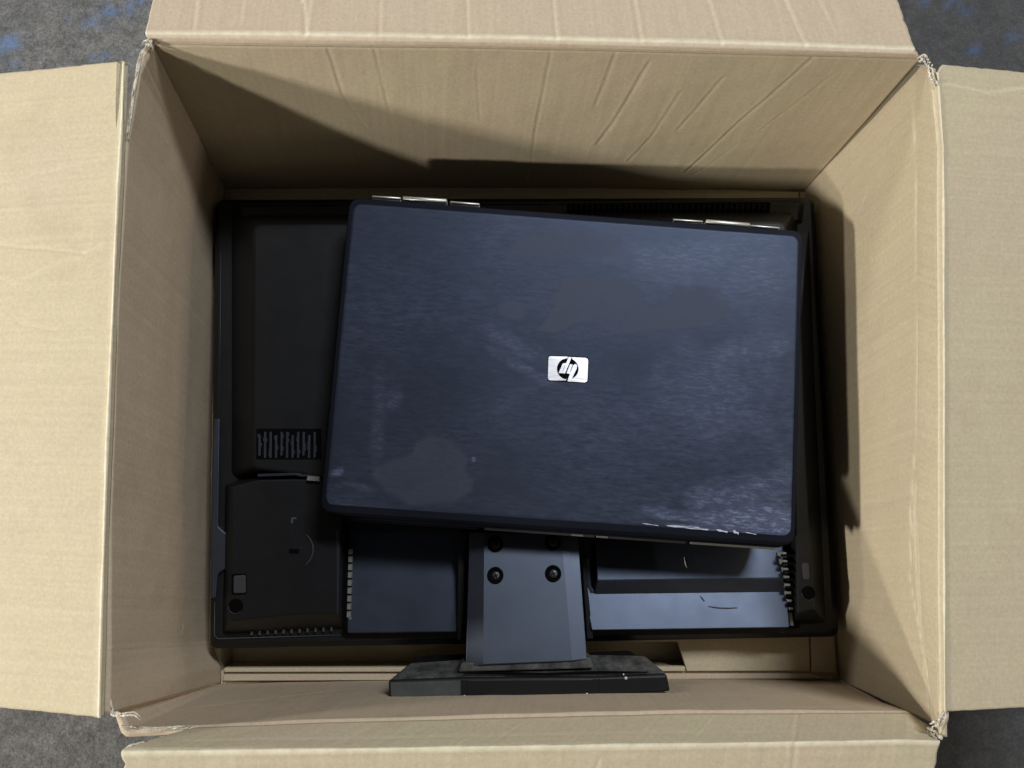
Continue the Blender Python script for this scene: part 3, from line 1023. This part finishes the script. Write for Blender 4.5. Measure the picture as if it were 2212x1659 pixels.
# lid panel: a dense sheet so film, scuffs and painted highlight have real outlines
nu, nv = 380, 250
us = np.linspace(-hw, hw, nu); vs = np.linspace(-hd, hd, nv)
X, Y = np.meshgrid(us, vs)
rc = .0065
cxm, cym = hw - rc, hd - rc
dx, dy = np.abs(X) - cxm, np.abs(Y) - cym
cm = (dx > 0) & (dy > 0)
mx = np.maximum(dx, dy)
rr = np.hypot(dx, dy)
k = np.where(cm & (rr > 0), mx / np.maximum(rr, 1e-9), 1)
Xp = np.where(cm, np.sign(X) * (cxm + dx * k), X)
Yp = np.where(cm, np.sign(Y) * (cym + dy * k), Y)
edge = np.minimum(np.minimum(hw - np.abs(X), hd - np.abs(Y)), rc)
Z = ZL - .0007 * np.clip(1 - edge / .0010, 0, 1) ** 2 + .00012 * fbm(X.ravel(), Y.ravel(), 9, 2.0).reshape(X.shape)
W3 = np.array([ctr[0], ctr[1], 0]) + Xp[..., None] * ex + Yp[..., None] * ey
W3[..., 2] = Z
top = W3.reshape(-1, 3) - np.array(lap.location)
faces = [[i * nu + j, i * nu + j + 1, (i + 1) * nu + j + 1, (i + 1) * nu + j] for i in range(nv - 1) for j in range(nu - 1)]
me = bpy.data.meshes.new('lid_panel')
me.from_pydata(top.tolist(), [], faces)
panel = link('lid_panel', me, M_LID, lid, True)


# stains drawn in panel coordinates (metres)
def loc2(px_, py_):
    p = U(px_, py_, ZL) - ctr
    return p @ ex, p @ ey


nz = fbm(X.ravel(), Y.ravel(), 40, 3.0).reshape(X.shape)
nz2 = fbm(X.ravel(), Y.ravel(), 18, 8.0).reshape(X.shape)
S = .582 / F


def ell(px_, py_, rx, ry, rot=0.0, soft=.20, nzs=.16):
    cx_, cy_ = loc2(px_, py_)
    a, b = X - cx_, Y - cy_
    c_, s_ = math.cos(rot), math.sin(rot)
    p, q = (a * c_ + b * s_) / (rx * S), (-a * s_ + b * c_) / (ry * S)
    d = np.hypot(p, q) + nz * nzs
    return np.clip((1 - d) / soft + .5, 0, 1)


def poly_mask(pts, soft):
    """soft mask of a stain outline (coordinates of a close-up drawing of the lid)"""
    P = np.array([loc2((1260 + x * .877) * 2212 / 4032, (760 + y * .877) * 2212 / 4032) for x, y in pts])
    wx, wy = X + nz * .0012, Y + nz2 * .0012
    ins = np.zeros(X.shape, bool)
    D = np.full(X.shape, 9.0)
    for (x0, y0), (x1, y1) in zip(P, np.roll(P, -1, axis=0)):
        cr_ = (y0 > wy) != (y1 > wy)
        ins ^= cr_ & (wx < (x1 - x0) * (wy - y0) / (y1 - y0 + 1e-12) + x0)
        ux, uy = x1 - x0, y1 - y0
        t = np.clip(((wx - x0) * ux + (wy - y0) * uy) / (ux * ux + uy * uy + 1e-12), 0, 1)
        D = np.minimum(D, np.hypot(wx - x0 - t * ux, wy - y0 - t * uy))
    sd = np.where(ins, D, -D)
    return np.clip(sd / soft + .5, 0, 1), np.exp(-((sd + .0008) / .0011) ** 2)


film = np.zeros_like(X)
film_rim = np.zeros_like(X)
for pts, soft, amt, rimamt in (
        ([(1085, 385), (1150, 372), (1300, 378), (1420, 420), (1436, 470), (1480, 510), (1540, 508), (1590, 450), (1600, 422), (1720, 425), (1790, 440), (1830, 500), (1800, 560),
          (1740, 600), (1600, 612), (1480, 622), (1380, 634), (1300, 620), (1250, 592), (1180, 580), (1120, 600), (1050, 628), (970, 616), (1010, 575), (1040, 520), (1060, 480), (1030, 465), (1080, 430)], .0016, 1.0, .8),
        ([(800, 520), (815, 494), (850, 484), (900, 490), (925, 510), (930, 545), (900, 570), (850, 566), (812, 548)], .003, .7, .25),
        ([(830, 275), (900, 205), (1000, 172), (1160, 176), (1300, 190), (1352, 215), (1330, 262), (1200, 288), (1000, 300), (900, 300)], .006, .7, .15),
        ([(415, 1170), (430, 1120), (500, 1085), (560, 1100), (640, 1160), (665, 1200), (652, 1250), (692, 1292), (680, 1340), (600, 1390), (400, 1400), (300, 1350), (230, 1262), (300, 1210)], .004, .9, .3)):
    m_, e_ = poly_mask(pts, soft)
    film = np.maximum(film, m_ * amt)
    film_rim = np.maximum(film_rim, e_ * rimamt * (.4 + .6 * np.clip(.5 + nz2 * 1.5, 0, 1)))
film *= .85 + .3 * nz2
scuff_glint = np.zeros_like(X)  # scuff marks, with the lower-right highlight painted in among them
for a, wt in (((1640, 1130, 110, 42, .1, .9, .5), .9), ((1560, 1125, 150, 14, -.06, .8, .5), .7), ((1600, 1070, 120, 40, .3, 1.0, .6), .5), ((1115, 745, 70, 16, -.45, .9, .9), .22),
              ((1130, 795, 60, 11, -.45, .9, .9), .28), ((820, 900, 15, 110, .03, .9, .6), .20), ((845, 860, 20, 26, 0, .9, .8), .26), ((730, 1020, 14, 8, .4, .9, .5), .8),
              ((1500, 560, 130, 46, .1, 1, .6), .30), ((1620, 580, 70, 80, .1, 1, .6), .30), ((1540, 850, 120, 90, .2, 1, .6), .28), ((1600, 760, 90, 30, .3, 1, .6), .35),
              ((770, 1050, 30, 6, -.2, .9, .4), .3), ((1023, 993, 4, 5, 0, .9, .2), .8), ((1480, 1137, 45, 4, -.06, .7, .4), 1.0), ((1470, 1120, 50, 5, 0, .9, .5), .9)):
    scuff_glint = np.maximum(scuff_glint, wt * ell(*a))
for nm, arr in (('film', film), ('film_rim', film_rim), ('scuff_glint', scuff_glint)):
    a = me.attributes.new(nm, 'FLOAT', 'POINT')
    a.data.foreach_set('value', np.clip(arr, 0, 1).ravel())

# chipped bright spots on the panel's front edge
for cx_, cy_, lx, ly in ((1475, 1138, 36, 2.2), (1505, 1142, 26, 2.0), (1405, 1133, 18, 1.0), (1560, 1147, 12, 2.6), (1590, 1150, 6, 3.6), (1622, 1152, 12, 1.2)):
    q = [U(cx_ + a * lx, cy_ + a * 2.6 + b * ly, ZL + .0006) for a, b in ((-1, -.3), (-.4, -1), (.3, -.5), (1, -.9), (.9, .7), (.2, .4), (-.5, 1), (-.9, .5))]
    frustum('edge_chip', q, [p - np.array([0, 0, .0008]) for p in q], M_WORN, panel, 0)

# badge: silver halves round a dark disc, slanted letters (seen upside down)
zt = ZL + .0012


def E2(x, y):
    """badge drawing coordinates to the lid plane"""
    return 2050 + x * 400 / 2212, 1350 + y * 200 / 1106


def EP(pts, z):
    return [U(E2(*p)[0] * 2212 / 4032, E2(*p)[1] * 2212 / 4032, z - .0007 * ((p[0] - 1026) / 435) ** 2) for p in pts]


emb_o = rounded([(592, 268), (1486, 312), (1464, 880), (572, 824)], 70, 6)
badge = frustum('badge', EP(emb_o, zt - .0004), [p - np.array([0, 0, .0012]) for p in EP(rounded([(580, 258), (1494, 304), (1472, 888), (562, 834)], 70, 6), zt - .0004)], M_VOID, lid, .0002)
cc, cr = np.array([1026.0, 566.0]), 236.0


def arcp(a0, a1, n=18):
    return [(cc[0] + cr * math.cos(t), cc[1] + cr * .985 * math.sin(t)) for t in np.linspace(a0, a1, n)]


left = [(1012, 352), (1026, 300)] + [tuple(p) for p in rounded([(1026, 300), (608, 284), (592, 808), (990, 826)], [1, 60, 60, 1], 6)[7:21]] + [(986, 820), (1000, 776)] + arcp(math.radians(100), math.radians(264))
right = [(1130, 356), (1116, 312)] + [tuple(p) for p in rounded([(1116, 312), (1474, 328), (1452, 866), (1090, 842)], [1, 80, 80, 1], 6)[7:21]] + [(1090, 838), (1106, 778)] + arcp(math.radians(66), math.radians(-66))


def flat_part(name, polys, z, parent, mat=M_SILV):
    parts = []
    for i, p in enumerate(polys):
        zz = z + i * .00003
        t = EP(p, zz)
        parts.append(frustum_vf(t, [q - np.array([0, 0, .0007]) for q in t]))
    V, Fc = join_vf(parts)
    off = root_loc(parent)
    me = bpy.data.meshes.new(name)
    me.from_pydata([tuple(v - off) for v in V], [], Fc)
    bm = bmesh.new(); bm.from_mesh(me)
    bmesh.ops.recalc_face_normals(bm, faces=bm.faces)
    bm.to_mesh(me); bm.free()
    return link(name, me, mat, parent)


# the badge hangs on the laptop itself so that its pieces stay two levels below it
badge.parent = lap
flat_part('badge_plate', [left], zt, badge)
flat_part('badge_plate', [right], zt, badge)
flat_part('badge_letter', [[(1045, 306), (1112, 312), (968, 664), (903, 657)], [(915, 450), (975, 452), (892, 660), (828, 655)],
                           [(915, 450), (1004, 436), (985, 484), (900, 490)], [(845, 616), (960, 624), (968, 664), (828, 655)]], zt + .0001, badge)
flat_part('badge_letter', [[(1075, 465), (1132, 470), (1062, 674), (1000, 660)], [(1146, 486), (1180, 462), (1215, 470), (1232, 500), (1226, 545), (1086, 846), (1018, 834), (1120, 545)],
                           [(1015, 624), (1104, 632), (1086, 677), (1000, 660)]], zt + .0001, badge)

# hinges: a knuckle between two arms, along the rear edge
for hx0, parts_ in ((810, (((804, 425), (866, 429), 4.5), ((870, 429), (966, 435), 8.5), ((972, 437), (1036, 442), 4.5))),
                    (1455, (((1454, 475), (1518, 479), 4), ((1524, 479), (1620, 487), 8.5), ((1621, 488), (1684, 493), 4)))):
    hroot = None
    for i, (a, b, wpx) in enumerate((parts_[1], parts_[0], parts_[2])):
        pa, pb = U(a[0], a[1], .101), U(b[0], b[1], .101)
        V1, F1 = tube_vf([pa + (pb - pa) * t for t in (0, .02, .5, .98, 1)], wpx * px * .62, 10)
        V2, F2 = bar_vf(pa + np.array([0, -.0012, -.0008]), pb + np.array([0, -.0012, -.0008]), wpx * px * .9, .006)
        V, Fc = join_vf([(V1, F1), (V2, F2)])
        o = mesh('hinge' if i == 0 else 'hinge_arm', V, Fc, M_HINGE, lap if i == 0 else hroot, True, 0)
        if i == 0:
            hroot = o

# ---------------------------------------------------------------- stray fibres on the monitor
V, Fc = tube_vf([UP(x, y, .0469, YN, .25) for x, y in ((1478, 1203), (1480, 1215), (1484, 1227))], .0004)
f1 = mesh('fibre', V, Fc, M_SPECK, None, True)
f1['label'] = 'short pale fibre lying in the shadow below the laptop'
f1['category'] = 'fibre'
V, Fc = tube_vf([UP(x, y, .0377, YN, .30) for x, y in ((1513, 1287), (1517, 1293), (1522, 1299))], .0005)
f2 = mesh('fibre', V, Fc, M_FIBRE, None, True)
f2['label'] = 'shorter slanted dark fibre at the upper edge of the right monitor panel'
f2['category'] = 'fibre'
V, Fc = tube_vf([UP(x, y, .0377, YN, .30) for x, y in ((1530, 1310), (1550, 1313), (1572, 1314), (1594, 1313))], .0005)
f3 = mesh('fibre', V, Fc, M_FIBRE, None, True)
f3['label'] = 'longer dark fibre lying level across the right monitor panel'
f3['category'] = 'fibre'
